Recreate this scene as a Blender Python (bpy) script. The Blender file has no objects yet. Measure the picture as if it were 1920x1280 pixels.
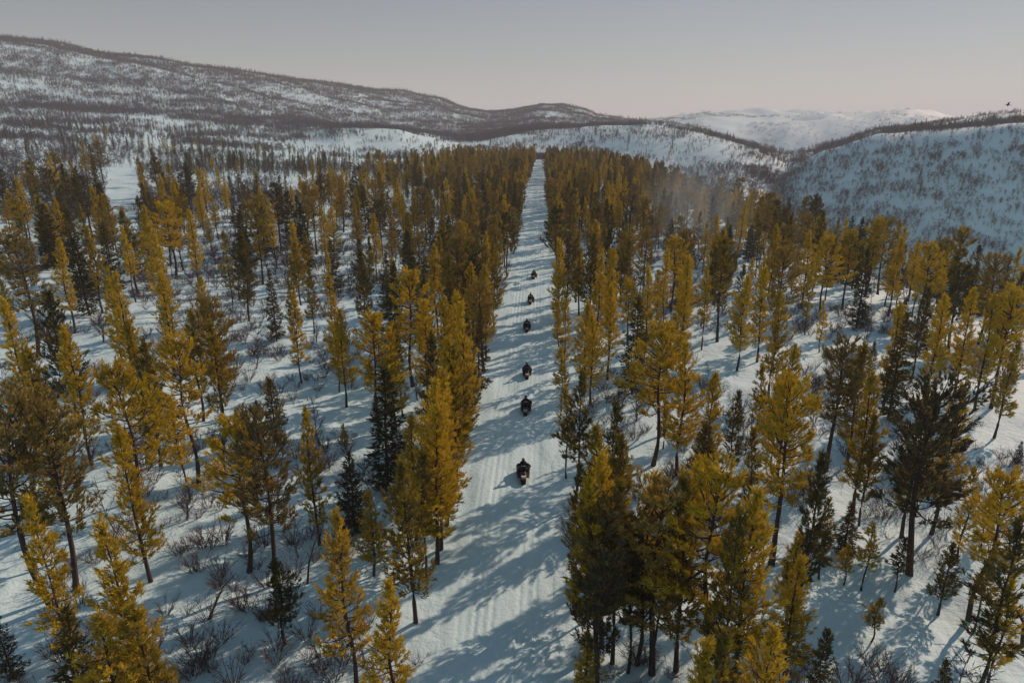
import bpy, bmesh, math, random
import numpy as np
from mathutils import Vector, Matrix

R = math.radians
scene = bpy.context.scene
C = scene.collection

# ------------------------------------------------------------------ camera, sky, sun, exposure
cam_data = bpy.data.cameras.new('camera')
cam = bpy.data.objects.new('camera', cam_data)
C.objects.link(cam)
cam.location = (0, 0, 28)
cam.rotation_euler = (R(90 - 17.5), 0, R(2.46))
cam_data.sensor_width = 36
cam_data.lens = 24
cam_data.clip_start = 0.5
cam_data.clip_end = 30000
scene.camera = cam

SUN_AZ, SUN_EL = 46.0, 27.0          # azimuth clockwise from +Y (the way the trail runs)
world = bpy.data.worlds.new('World')
scene.world = world
world.use_nodes = True
wn = world.node_tree.nodes
bg = wn['Background']
sky = wn.new('ShaderNodeTexSky')
sky.sky_type = 'NISHITA'
sky.sun_disc = False
sky.sun_elevation = R(SUN_EL)
sky.sun_rotation = R(SUN_AZ)
sky.altitude = 300
sky.air_density = 1.0
sky.dust_density = 0.0
sky.ozone_density = 0.4
gam = wn.new('ShaderNodeGamma')          # thin high overcast evens the whole sky out
gam.inputs['Gamma'].default_value = 0.62
world.node_tree.links.new(sky.outputs[0], gam.inputs['Color'])
tin = wn.new('ShaderNodeMix'); tin.data_type = 'RGBA'; tin.blend_type = 'MULTIPLY'; tin.inputs[0].default_value = 1.0
tin.inputs[7].default_value = (1.0, 0.955, 0.945, 1)
world.node_tree.links.new(gam.outputs[0], tin.inputs[6])
world.node_tree.links.new(tin.outputs[2], bg.inputs[0])
bg.inputs[1].default_value = 0.135

sun_data = bpy.data.lights.new('sun', 'SUN')
sun_data.energy = 4.75
sun_data.angle = R(0.6)
sun_data.color = (1.0, 0.62, 0.46)
sun = bpy.data.objects.new('sun', sun_data)
C.objects.link(sun)
sd = Vector((math.sin(R(SUN_AZ)) * math.cos(R(SUN_EL)), math.cos(R(SUN_AZ)) * math.cos(R(SUN_EL)), math.sin(R(SUN_EL))))
sun.rotation_euler = (-sd).to_track_quat('-Z', 'Y').to_euler()
sun.location = (60, 80, 120)

scene.view_settings.view_transform = 'Standard'
scene.view_settings.look = 'None'
scene.view_settings.gamma = 1
scene.view_settings.use_curve_mapping = False
scene.view_settings.exposure = -0.17
scene.render.engine = 'CYCLES'
scene.cycles.use_denoising = True
scene.cycles.max_bounces = 8
scene.cycles.diffuse_bounces = 3
scene.cycles.transmission_bounces = 4
scene.cycles.transparent_max_bounces = 4
scene.cycles.volume_bounces = 1

# ------------------------------------------------------------------ helpers
def tag(o, label=None, cat=None, group=None, kind=None):
    if label: o['label'] = label
    if cat: o['category'] = cat
    if group: o['group'] = group
    if kind: o['kind'] = kind
    return o

def empty(name, loc, rz=0.0):
    o = bpy.data.objects.new(name, None)
    o.empty_display_size = 0.2
    o.location = loc
    o.rotation_euler = (0, 0, rz)
    C.objects.link(o)
    return o

def link(name, me, parent=None):
    o = bpy.data.objects.new(name, me)
    C.objects.link(o)
    if parent is not None:
        o.parent = parent
    return o

def npmesh(name, verts, faces, mats, smooth=False, midx=None):
    """verts (N,3); faces (M,3) or (M,4) numpy"""
    me = bpy.data.meshes.new(name)
    verts = np.asarray(verts, np.float32)
    faces = np.asarray(faces, np.int32)
    k = faces.shape[1]
    me.vertices.add(len(verts)); me.vertices.foreach_set('co', verts.ravel())
    me.loops.add(faces.size); me.loops.foreach_set('vertex_index', faces.ravel())
    me.polygons.add(len(faces))
    me.polygons.foreach_set('loop_start', np.arange(0, faces.size, k, dtype=np.int32))
    me.polygons.foreach_set('loop_total', np.full(len(faces), k, np.int32))
    if midx is not None:
        me.polygons.foreach_set('material_index', np.asarray(midx, np.int32))
    me.polygons.foreach_set('use_smooth', np.full(len(faces), bool(smooth)))
    for m in mats: me.materials.append(m)
    me.update(calc_edges=True)
    me.validate()
    return me

class MB:
    """collects rings, tubes and boxes into one mesh (triangles and quads)"""
    def __init__(s): s.v = []; s.f = []
    def loft(s, rings, cap=True):
        base = len(s.v); n = len(rings[0])
        for r in rings: s.v.extend([tuple(p) for p in r])
        for i in range(len(rings) - 1):
            for j in range(n):
                a = base + i * n + j; b = base + i * n + (j + 1) % n
                s.f.append((a, b, b + n, a + n))
        if cap:
            s.f.append(tuple(base + j for j in range(n))[::-1])
            s.f.append(tuple(base + (len(rings) - 1) * n + j for j in range(n)))
    def tube(s, pts, rad, n=6, cap=True):
        pts = [Vector(p) for p in pts]
        rings = []
        up = Vector((0, 0, 1))
        for i, p in enumerate(pts):
            d = (pts[min(i + 1, len(pts) - 1)] - pts[max(i - 1, 0)]).normalized()
            a = d.cross(up)
            if a.length < 1e-3: a = d.cross(Vector((1, 0, 0)))
            a.normalize(); b = d.cross(a)
            r = rad[i] if hasattr(rad, '__len__') else rad
            rings.append([p + (a * math.cos(2 * math.pi * k / n) + b * math.sin(2 * math.pi * k / n)) * r for k in range(n)])
        s.loft(rings, cap)
    def build(s, name, mat, parent=None, smooth=True, bevel=0.0):
        me = bpy.data.meshes.new(name)
        me.from_pydata(s.v, [], s.f)
        if bevel:
            bm = bmesh.new(); bm.from_mesh(me)
            bmesh.ops.bevel(bm, geom=list(bm.edges), offset=bevel, segments=2, affect='EDGES', profile=0.6)
            bm.to_mesh(me); bm.free()
        bm = bmesh.new(); bm.from_mesh(me)
        bmesh.ops.recalc_face_normals(bm, faces=list(bm.faces))
        bm.to_mesh(me); bm.free()
        me.materials.append(mat)
        for p in me.polygons: p.use_smooth = smooth
        return link(name, me, parent)

# ---- value noise
def _hash(i, j, seed):
    h = (i.astype(np.int64) * 374761393 + j.astype(np.int64) * 668265263 + seed * 1442695041) & 0xFFFFFFFF
    h = ((h ^ (h >> 13)) * 1274126177) & 0xFFFFFFFF
    return ((h ^ (h >> 16)) & 0xFFFFFF) / float(0xFFFFFF)

def vnoise(x, y, seed=0):
    xi = np.floor(x); yi = np.floor(y)
    fx = x - xi; fy = y - yi
    fx = fx * fx * (3 - 2 * fx); fy = fy * fy * (3 - 2 * fy)
    a = _hash(xi, yi, seed); b = _hash(xi + 1, yi, seed); c = _hash(xi, yi + 1, seed); d = _hash(xi + 1, yi + 1, seed)
    return (a * (1 - fx) + b * fx) * (1 - fy) + (c * (1 - fx) + d * fx) * fy

def fbm(x, y, seed=0, oct=4):
    t = 0; a = 0.5; s = 0
    for k in range(oct):
        t = t + a * vnoise(x * 2 ** k, y * 2 ** k, seed + 17 * k); s += a; a *= 0.5
    return t / s

def sstep(a, b, x):
    t = np.clip((x - a) / (b - a), 0, 1)
    return t * t * (3 - 2 * t)

# ------------------------------------------------------------------ materials
def new_mat(name):
    m = bpy.data.materials.new(name); m.use_nodes = True
    nt = m.node_tree
    return m, nt, nt.nodes['Principled BSDF']

def plain(name, col, rough=0.6, spec=0.3, metal=0.0, noise=0.0, scale=20.0):
    m, nt, b = new_mat(name)
    b.inputs['Roughness'].default_value = rough
    b.inputs['Specular IOR Level'].default_value = spec
    b.inputs['Metallic'].default_value = metal
    tc = nt.nodes.new('ShaderNodeTexCoord'); nz = nt.nodes.new('ShaderNodeTexNoise')
    nz.inputs['Scale'].default_value = scale
    nt.links.new(tc.outputs['Object'], nz.inputs['Vector'])
    rp = nt.nodes.new('ShaderNodeValToRGB')
    c0 = [c * (1 - noise) for c in col]; c1 = [min(1, c * (1 + noise)) for c in col]
    rp.color_ramp.elements[0].color = (*c0, 1); rp.color_ramp.elements[1].color = (*c1, 1)
    nt.links.new(nz.outputs['Fac'], rp.inputs['Fac'])
    nt.links.new(rp.outputs['Color'], b.inputs['Base Color'])
    return m

def snow_material(name, fine, strength, tint=(0.565, 0.88, 0.96)):  # teal of shaded snow is put into the base colour, evenly all over
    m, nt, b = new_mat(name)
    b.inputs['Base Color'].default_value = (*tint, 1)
    b.inputs['Roughness'].default_value = 0.7
    b.inputs['Specular IOR Level'].default_value = 0.2
    geo = nt.nodes.new('ShaderNodeNewGeometry')
    n1 = nt.nodes.new('ShaderNodeTexNoise'); n1.inputs['Scale'].default_value = fine; n1.inputs['Detail'].default_value = 5
    n1.inputs['Roughness'].default_value = 0.6
    nt.links.new(geo.outputs['Position'], n1.inputs['Vector'])
    bp = nt.nodes.new('ShaderNodeBump'); bp.inputs['Strength'].default_value = strength; bp.inputs['Distance'].default_value = 0.35
    nt.links.new(n1.outputs['Fac'], bp.inputs['Height'])
    nt.links.new(bp.outputs['Normal'], b.inputs['Normal'])
    return m

def foliage_material(name, ramp, transl=0.22):
    m = bpy.data.materials.new(name); m.use_nodes = True
    nt = m.node_tree; nt.nodes.clear()
    out = nt.nodes.new('ShaderNodeOutputMaterial')
    oi = nt.nodes.new('ShaderNodeObjectInfo')
    tc = nt.nodes.new('ShaderNodeTexCoord')
    nz = nt.nodes.new('ShaderNodeTexNoise'); nz.inputs['Scale'].default_value = 0.9; nz.inputs['Detail'].default_value = 3
    nt.links.new(tc.outputs['Object'], nz.inputs['Vector'])
    ma = nt.nodes.new('ShaderNodeMath'); ma.operation = 'MULTIPLY_ADD'
    ma.inputs[1].default_value = 0.9; ma.inputs[2].default_value = -0.40
    nt.links.new(nz.outputs['Fac'], ma.inputs[0])
    ad = nt.nodes.new('ShaderNodeMath'); ad.operation = 'MULTIPLY_ADD'; ad.inputs[1].default_value = 0.80
    nt.links.new(oi.outputs['Random'], ad.inputs[0]); nt.links.new(ma.outputs[0], ad.inputs[2])
    rp = nt.nodes.new('ShaderNodeValToRGB')
    els = rp.color_ramp.elements
    for i, (p, c) in enumerate(ramp):
        e = els[i] if i < 2 else els.new(p)
        e.position = p; e.color = (*c, 1)
    nt.links.new(ad.outputs[0], rp.inputs['Fac'])
    df = nt.nodes.new('ShaderNodeBsdfDiffuse'); tl = nt.nodes.new('ShaderNodeBsdfTranslucent')
    mx = nt.nodes.new('ShaderNodeMixShader'); mx.inputs[0].default_value = transl
    nt.links.new(rp.outputs['Color'], df.inputs['Color']); nt.links.new(rp.outputs['Color'], tl.inputs['Color'])
    nt.links.new(df.outputs[0], mx.inputs[1]); nt.links.new(tl.outputs[0], mx.inputs[2])
    nt.links.new(mx.outputs[0], out.inputs['Surface'])
    return m

M = {}
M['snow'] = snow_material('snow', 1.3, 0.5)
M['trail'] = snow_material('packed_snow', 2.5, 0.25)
M['pine'] = foliage_material('pine_needles', [(0.0, (0.075, 0.085, 0.050)), (1.0, (0.34, 0.25, 0.085)), (0.20, (0.19, 0.17, 0.045)), (0.42, (0.50, 0.385, 0.038)), (0.75, (0.66, 0.505, 0.042))])
M['old_pine'] = foliage_material('old_pine_needles', [(0.0, (0.085, 0.085, 0.055)), (1.0, (0.42, 0.30, 0.075)), (0.35, (0.24, 0.205, 0.080)), (0.65, (0.38, 0.30, 0.080))])
M['spruce'] = foliage_material('spruce_needles', [(0.0, (0.06, 0.08, 0.045)), (1.0, (0.16, 0.13, 0.040))], 0.2)
M['bark'] = plain('pine_bark', (0.075, 0.058, 0.050), 0.9, 0.1, noise=0.4, scale=8)
M['twig'] = foliage_material('birch_twigs', [(0.0, (0.072, 0.082, 0.108)), (1.0, (0.125, 0.122, 0.140))], 0.0)  # grey twigs, with the blue of the hill haze mixed into their colour
M['brush'] = foliage_material('brush_twigs', [(0.0, (0.12, 0.10, 0.105)), (1.0, (0.22, 0.17, 0.155))], 0.0)
M['birch'] = plain('birch_bark', (0.20, 0.18, 0.18), 0.8, 0.1, noise=0.5, scale=5)

# ------------------------------------------------------------------ terrain
CAM_H = 28.0
F = 1280.0; PIT = R(17.5); YAW = R(2.46)
def sight(px, py):
    """azimuth (deg from the trail direction) and slope of the line of sight to a landmark on the skyline"""
    a = px - 960.0; u = 640.0 - py
    up = u * math.cos(PIT) - F * math.sin(PIT); fw = F * math.cos(PIT) + u * math.sin(PIT)
    return math.degrees(math.atan2(a, fw)) - 2.46, up / math.hypot(a, fw)

def trail_x(y): return -2.2 + 0.35 * np.sin(np.asarray(y) / 62.0)
TRAIL_END = 610.0

def plateau(x, y):
    g = np.minimum(12, 0.06 * np.maximum(0, -x - 18)) - 0.03 * np.maximum(0, x - 40)
    return g

# skyline landmarks: column -> for each layer (distance, skyline row or absolute height)
# 'y' rows are turned into heights once, here; the terrain itself is a plain height field
COLS = []
def col(px, *layers):
    az = sight(px, 240)[0]
    rr = []; zz = []
    for kind, r, v in layers:
        z = v if kind == 'z' else CAM_H + r * sight(px, v)[1]
        rr.append(r); zz.append(z)
    COLS.append((az, rr, zz))
# layers: 1 plateau end, 2 dip, 3 first crest, 4 behind, 5 ridge, 6 dip, 7 middle ridge, 8 far fells, 9 edge of the land
Y, Z = 'y', 'z'
col(-300, (Z, 330, 13), (Z, 560, 24), (Y, 900, 195), (Y, 1250, 110), (Y, 1750, 18), (Z, 2150, 150), (Z, 2450, 100), (Z, 3000, 60), (Z, 10000, 40))
col(0,    (Z, 330, 12), (Z, 560, 22), (Y, 900, 215), (Y, 1250, 140), (Y, 1750, 68), (Z, 2150, 120), (Z, 2450, 80), (Z, 3000, 60), (Z, 10000, 40))
col(200,  (Z, 340, 10), (Z, 570, 18), (Y, 900, 225), (Y, 1250, 160), (Y, 1750, 104), (Z, 2150, 90), (Z, 2450, 60), (Z, 3000, 60), (Z, 10000, 40))
col(420,  (Z, 360, 7), (Z, 600, 12), (Y, 900, 240), (Y, 1250, 190), (Y, 1750, 132), (Z, 2150, 60), (Z, 2450, 40), (Z, 3000, 50), (Z, 10000, 40))
col(540,  (Z, 400, 5), (Z, 640, 8), (Y, 900, 245), (Y, 1250, 215), (Y, 1800, 148), (Z, 2150, 50), (Z, 2450, 40), (Z, 3000, 50), (Z, 10000, 40))
col(640,  (Z, 450, 3), (Z, 640, 3), (Y, 820, 240), (Y, 1200, 238), (Y, 1900, 162), (Z, 2150, 40), (Z, 2450, 30), (Z, 3000, 50), (Z, 10000, 40))
col(750,  (Z, 520, 1), (Z, 660, 2), (Y, 820, 250), (Y, 1200, 246), (Y, 2000, 177), (Z, 2150, 30), (Z, 2450, 30), (Z, 3000, 50), (Z, 10000, 40))
col(820,  (Z, 560, 0), (Z, 680, 0), (Y, 820, 272), (Y, 1200, 250), (Y, 2000, 190), (Z, 2150, 30), (Z, 2450, 20), (Z, 3000, 50), (Z, 10000, 40))
col(860,  (Z, 600, 0), (Z, 700, -2), (Y, 850, 280), (Y, 1250, 252), (Y, 2050, 205), (Z, 2150, 20), (Z, 2450, 20), (Z, 3000, 50), (Z, 10000, 40))
col(910,  (Z, 610, 0), (Z, 700, -2), (Y, 900, 272), (Y, 1300, 245), (Y, 2100, 212), (Z, 2150, 10), (Z, 2450, 10), (Z, 3000, 50), (Z, 10000, 40))
col(960,  (Z, 615, 0), (Z, 710, -3), (Y, 950, 258), (Y, 1350, 238), (Y, 2100, 209), (Z, 2150, 0), (Z, 2450, 10), (Z, 3000, 50), (Z, 10000, 40))
col(1015, (Z, 615, 0), (Z, 720, -4), (Y, 980, 250), (Y, 1350, 234), (Y, 2000, 201), (Z, 2150, 0), (Z, 2450, 10), (Z, 3000, 50), (Z, 10000, 40))
col(1060, (Z, 610, 0), (Z, 720, -5), (Y, 960, 246), (Y, 1350, 238), (Y, 1950, 202), (Z, 2150, 0), (Z, 2450, 10), (Z, 3000, 40), (Z, 10000, 40))
col(1100, (Z, 590, 0), (Z, 700, -8), (Y, 940, 243), (Y, 1300, 245), (Y, 1900, 211), (Z, 2150, 0), (Z, 2450, 10), (Z, 3000, 40), (Z, 10000, 40))
col(1120, (Z, 570, 0), (Z, 690, -10), (Y, 930, 242), (Y, 1300, 246), (Y, 1900, 220), (Z, 2150, 0), (Z, 2450, 10), (Z, 3000, 40), (Z, 10000, 40))
col(1200, (Z, 430, -1), (Z, 620, -18), (Y, 900, 240), (Y, 1250, 252), (Y, 1800, 228), (Z, 2150, -20), (Z, 2450, 0), (Y, 3000, 229), (Z, 10000, 40))
col(1240, (Z, 370, -1), (Z, 580, -26), (Y, 880, 243), (Y, 1250, 262), (Y, 1750, 233), (Z, 2150, -40), (Y, 2450, 242), (Y, 3000, 226), (Z, 10000, 40))
col(1300, (Z, 300, -2), (Z, 540, -38), (Y, 850, 251), (Y, 1200, 275), (Y, 1700, 243), (Z, 2150, -60), (Y, 2450, 238), (Y, 3000, 219), (Z, 10000, 40))
col(1350, (Z, 265, -2), (Z, 510, -46), (Y, 820, 261), (Y, 1200, 285), (Y, 1650, 254), (Z, 2150, -60), (Y, 2450, 240), (Y, 3000, 216), (Z, 10000, 40))
col(1400, (Z, 240, -3), (Z, 480, -54), (Y, 800, 276), (Y, 1150, 292), (Y, 1600, 268), (Z, 2150, -60), (Y, 2450, 246), (Y, 3000, 213), (Z, 10000, 40))
col(1480, (Z, 212, -3), (Z, 540, -85), (Y, 770, 300), (Y, 1150, 300), (Y, 1500, 288), (Z, 2150, -60), (Y, 2450, 243), (Y, 3000, 211), (Z, 10000, 40))
col(1540, (Z, 195, -3), (Z, 510, -95), (Y, 720, 278), (Y, 1000, 284), (Y, 1400, 280), (Z, 2150, -60), (Y, 2450, 246), (Y, 3000, 209), (Z, 10000, 40))
col(1640, (Z, 172, -3), (Z, 480, -105), (Y, 690, 254), (Y, 930, 248), (Y, 1150, 252), (Z, 2150, -60), (Y, 2450, 236), (Y, 3000, 207), (Z, 10000, 40))
col(1720, (Z, 160, -3), (Z, 480, -105), (Y, 670, 248), (Y, 900, 240), (Y, 1100, 242), (Z, 2150, -50), (Y, 2450, 232), (Y, 3000, 210), (Z, 10000, 40))
col(1780, (Z, 152, -3), (Z, 480, -105), (Y, 650, 246), (Y, 880, 236), (Y, 1080, 234), (Z, 2150, -40), (Y, 2450, 232), (Y, 3000, 222), (Z, 10000, 40))
col(1920, (Z, 138, -3), (Z, 480, -105), (Y, 630, 242), (Y, 860, 226), (Y, 1060, 217), (Z, 2150, -20), (Y, 2450, 232), (Y, 3000, 224), (Z, 10000, 40))
col(2200, (Z, 125, -3), (Z, 480, -105), (Y, 620, 235), (Y, 860, 215), (Y, 1060, 208), (Z, 2150, 0), (Z, 2450, 30), (Z, 3000, 50), (Z, 10000, 40))
for a in (-180.0, -120.0, 120.0, 180.0):
    COLS.append((a, [330, 560, 900, 1250, 1750, 2150, 2450, 3000, 10000], [0, 4, 20, 40, 60, 50, 40, 40, 40]))
COLS.sort(key=lambda c: c[0])
CAZ = np.array([c[0] for c in COLS])
CR = np.array([c[1] for c in COLS]); CZ = np.array([c[2] for c in COLS])

def pchip(rk, zk, r):
    """monotone cubic through per-point control points rk, zk (N,K) at r (N,)"""
    h = np.diff(rk, axis=1); d = np.diff(zk, axis=1) / h
    m = np.zeros_like(zk)
    w1 = 2 * h[:, 1:] + h[:, :-1]; w2 = h[:, 1:] + 2 * h[:, :-1]
    same = d[:, 1:] * d[:, :-1] > 0
    with np.errstate(divide='ignore', invalid='ignore'):
        hm = (w1 + w2) / (w1 / d[:, :-1] + w2 / d[:, 1:])
    m[:, 1:-1] = np.where(same, hm, 0)
    m[:, 0] = d[:, 0]; m[:, -1] = d[:, -1]
    K = rk.shape[1]
    idx = np.clip((r[:, None] >= rk).sum(1) - 1, 0, K - 2)
    i = np.arange(len(r))
    r0 = rk[i, idx]; hh = h[i, idx]; t = np.clip((r - r0) / hh, 0, 1)
    a, b, ma, mb = zk[i, idx], zk[i, idx + 1], m[i, idx] * hh, m[i, idx + 1] * hh
    return (2 * t**3 - 3 * t**2 + 1) * a + (t**3 - 2 * t**2 + t) * ma + (-2 * t**3 + 3 * t**2) * b + (t**3 - t**2) * mb

def land(x, y, corridor=True):
    x = np.atleast_1d(np.asarray(x, float)); y = np.atleast_1d(np.asarray(y, float))
    r = np.hypot(x, y); az = np.degrees(np.arctan2(x, y))
    # roughen the outlines so that the layers do not read as smooth curves
    azn = az + 1.1 * (fbm(x / 160, y / 160, 5) - 0.5) * sstep(350, 900, r)
    K = CR.shape[1]
    rk = np.stack([np.interp(azn, CAZ, CR[:, k]) for k in range(K)], 1)
    zk = np.stack([np.interp(azn, CAZ, CZ[:, k]) for k in range(K)], 1)
    p = plateau(x, y)
    r1 = rk[:, 0]
    hill = pchip(rk, zk, np.maximum(r, r1))
    b = sstep(r1 * 0.72, r1 * 1.05, r)
    z = p * (1 - b) + hill * b
    z = z + 0.011 * np.minimum(r, 3000) * (fbm(x / 90, y / 90, 11, 4) - 0.5) * sstep(rk[:, 0], rk[:, 1], r)
    z = z + 0.10 * np.clip(r - 1950, 0, 900) * (fbm(x / 420, y / 300, 25, 4) - 0.5)
    z = z - 0.045 * np.clip(r - 1950, 0, 900) * np.abs(fbm(x / 170, y / 170, 27, 3) - 0.5)
    z = z + 0.012 * np.minimum(r, 5000) * (fbm(x / 420, y / 420, 21, 3) - 0.5) * sstep(rk[:, 1], rk[:, 2] * 1.2, r)
    z = z + 26 * (fbm(x / 150, y / 150, 29, 3) - .5) * sstep(15, 19, az) * sstep(360, 520, r) * (1 - sstep(1300, 1900, r))
    # snow hummocks on the plateau
    hm = (fbm(x / 4.2, y / 4.2, 3, 3) - 0.5) * 0.9 + (fbm(x / 22, y / 22, 9, 2) - 0.5) * 1.1
    dx = np.abs(x - trail_x(y))
    keep = sstep(3.6, 8.5, dx); keep = np.where((y > -60) & (y < TRAIL_END + 10), keep, 1.0)
    z = z + hm * keep * sstep(0, 20, r) * (1 - sstep(700, 1500, r))
    if corridor:
        inside = (1 - sstep(2.5, 3.2, dx)) * ((y > -40) & (y < TRAIL_END))
        z = z - 0.30 * inside
    return z

def build_ground():
    azs = np.concatenate([np.arange(-180, -56, 3.0), np.arange(-56, 56, 0.2), np.arange(56, 180, 3.0)])
    rs = [4.0]
    while rs[-1] < 10000: rs.append(rs[-1] * 1.0145 + 0.02)
    rs = np.array(rs)
    A, RR = np.meshgrid(np.radians(azs), rs)
    X = (RR * np.sin(A)).ravel(); Yc = (RR * np.cos(A)).ravel()
    Zc = land(X, Yc)
    n = len(azs); m = len(rs)
    v = np.stack([X, Yc, Zc], 1)
    i, j = np.meshgrid(np.arange(m - 1), np.arange(n), indexing='ij')
    a = i * n + j; b = i * n + (j + 1) % n
    q = np.stack([a.ravel(), (a + n).ravel(), (b + n).ravel(), b.ravel()], 1)
    # closing fan in the middle, as quads
    c = len(v)
    v = np.vstack([v, [[0, 0, float(land(0.0, 0.0)[0])]]])
    fan = np.array([[c, k, (k + 1) % n, (k + 2) % n] for k in range(0, n - (n % 2), 2)])
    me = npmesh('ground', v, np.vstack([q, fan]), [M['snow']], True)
    o = link('ground', me); tag(o, 'snow covered plateau, valley and hills', kind='structure')
build_ground()

def build_trail():
    us = np.arange(-4.6, 4.61, 0.115)
    ys = np.concatenate([np.arange(-20, 140, 0.5), np.arange(140, TRAIL_END, 2.0)])
    U, YY = np.meshgrid(us, ys)
    X = U + trail_x(YY)
    rut = np.zeros_like(U)
    rng = random.Random(4)
    for k in range(5):                      # ski and belt tracks wandering along the lane
        c0 = rng.uniform(-2.4, 2.4); ph = rng.uniform(0, 6.28); wl = rng.uniform(25, 60); amp = rng.uniform(0.1, 0.4)
        cc = c0 + amp * np.sin(YY / wl + ph)
        for off, w, d in ((-0.5, 0.10, 0.034), (0.5, 0.10, 0.034), (0.0, 0.24, 0.03)):
            rut -= d * np.exp(-((U - cc - off) / w) ** 2)
    wob = (fbm(YY / 6.0, np.sign(U) * 5 + 9.5, 37, 3) - .5) * 1.4
    au = np.abs(U) - wob
    lip = 0.06 - 0.09 * sstep(2.5, 4.4, au) - 0.3 * sstep(4.25, 4.6, np.abs(U))
    edge = sstep(2.6, 4.0, au)
    nz = (fbm(X / 1.1, YY / 1.6, 31, 3) - 0.5) * 0.14 + (fbm(X / 4, YY / 6, 33, 2) - 0.5) * 0.34
    base = land(X.ravel(), YY.ravel(), False).reshape(X.shape)
    Zc = base + lip + (rut + nz) * (1 - edge)
    v = np.stack([X.ravel(), YY.ravel(), Zc.ravel()], 1)
    n = len(us); m = len(ys)
    i, j = np.meshgrid(np.arange(m - 1), np.arange(n - 1), indexing='ij')
    a = (i * n + j).ravel()
    q = np.stack([a, a + 1, a + n + 1, a + n], 1)
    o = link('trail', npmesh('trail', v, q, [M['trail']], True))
    tag(o, 'packed snow trail running straight through the forest', kind='structure')
build_trail()

# ------------------------------------------------------------------ trees
def frame(d):
    d = d / np.linalg.norm(d)
    a = np.cross(d, (0, 0, 1.0))
    if np.linalg.norm(a) < 1e-3: a = np.array((1.0, 0, 0))
    a /= np.linalg.norm(a)
    return d, a, np.cross(d, a)

def np_tube(pts, rad, n):
    V = []; Fc = []
    for i, p in enumerate(pts):
        d = pts[min(i + 1, len(pts) - 1)] - pts[max(i - 1, 0)]
        d, a, b = frame(d)
        for k in range(n):
            t = 2 * math.pi * k / n
            V.append(p + (a * math.cos(t) + b * math.sin(t)) * rad[i])
    for i in range(len(pts) - 1):
        for k in range(n):
            q = i * n + k; s = i * n + (k + 1) % n
            Fc.append((q, s, s + n)); Fc.append((q, s + n, q + n))
    return V, Fc

class Acc:
    def __init__(s): s.v = []; s.f = []; s.n = 0
    def add(s, V, Fc):
        s.v.append(np.asarray(V, float)); s.f.append(np.asarray(Fc, int) + s.n); s.n += len(V)
    def get(s): return np.vstack(s.v), np.vstack(s.f)

def blades(rng, org, axis, n, length, width, spread, face=None):
    """n thin needle-bunch triangles fanned round an axis at each origin; org, axis (S,3)"""
    S = len(org)
    o = np.repeat(org, n, 0); ax = np.repeat(axis, n, 0)
    rd = rng.normal(size=(S * n, 3)); rd /= np.linalg.norm(rd, axis=1)[:, None]
    d = ax + rd * spread; d /= np.linalg.norm(d, axis=1)[:, None]
    L = length * rng.uniform(0.65, 1.25, S * n)[:, None]
    fr = rng.normal(size=(S * n, 3)) * (1.0 if face is None else 0.65)
    if face is not None: fr = fr + np.repeat(face, n, 0)
    sd_ = np.cross(d, fr); sd_ /= np.linalg.norm(sd_, axis=1)[:, None]
    o = o + ax * (rng.uniform(-0.5, 0.5, S * n)[:, None] * length)
    w = width * rng.uniform(0.7, 1.3, S * n)[:, None]
    v = np.stack([o + sd_ * w * 0.5 + d * L * 0.25, o - sd_ * w * 0.5 + d * L * 0.25, o + d * L], 1)
    # a second lower half makes a lozenge, closer to a bunch of needles than a spike
    v2 = np.stack([o - sd_ * w * 0.5 + d * L * 0.25, o + sd_ * w * 0.5 + d * L * 0.25, o - d * L * 0.15], 1)
    v = np.concatenate([v, v2], 0).reshape(-1, 3)
    f = np.arange(len(v)).reshape(-1, 3)
    return v, f

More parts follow.
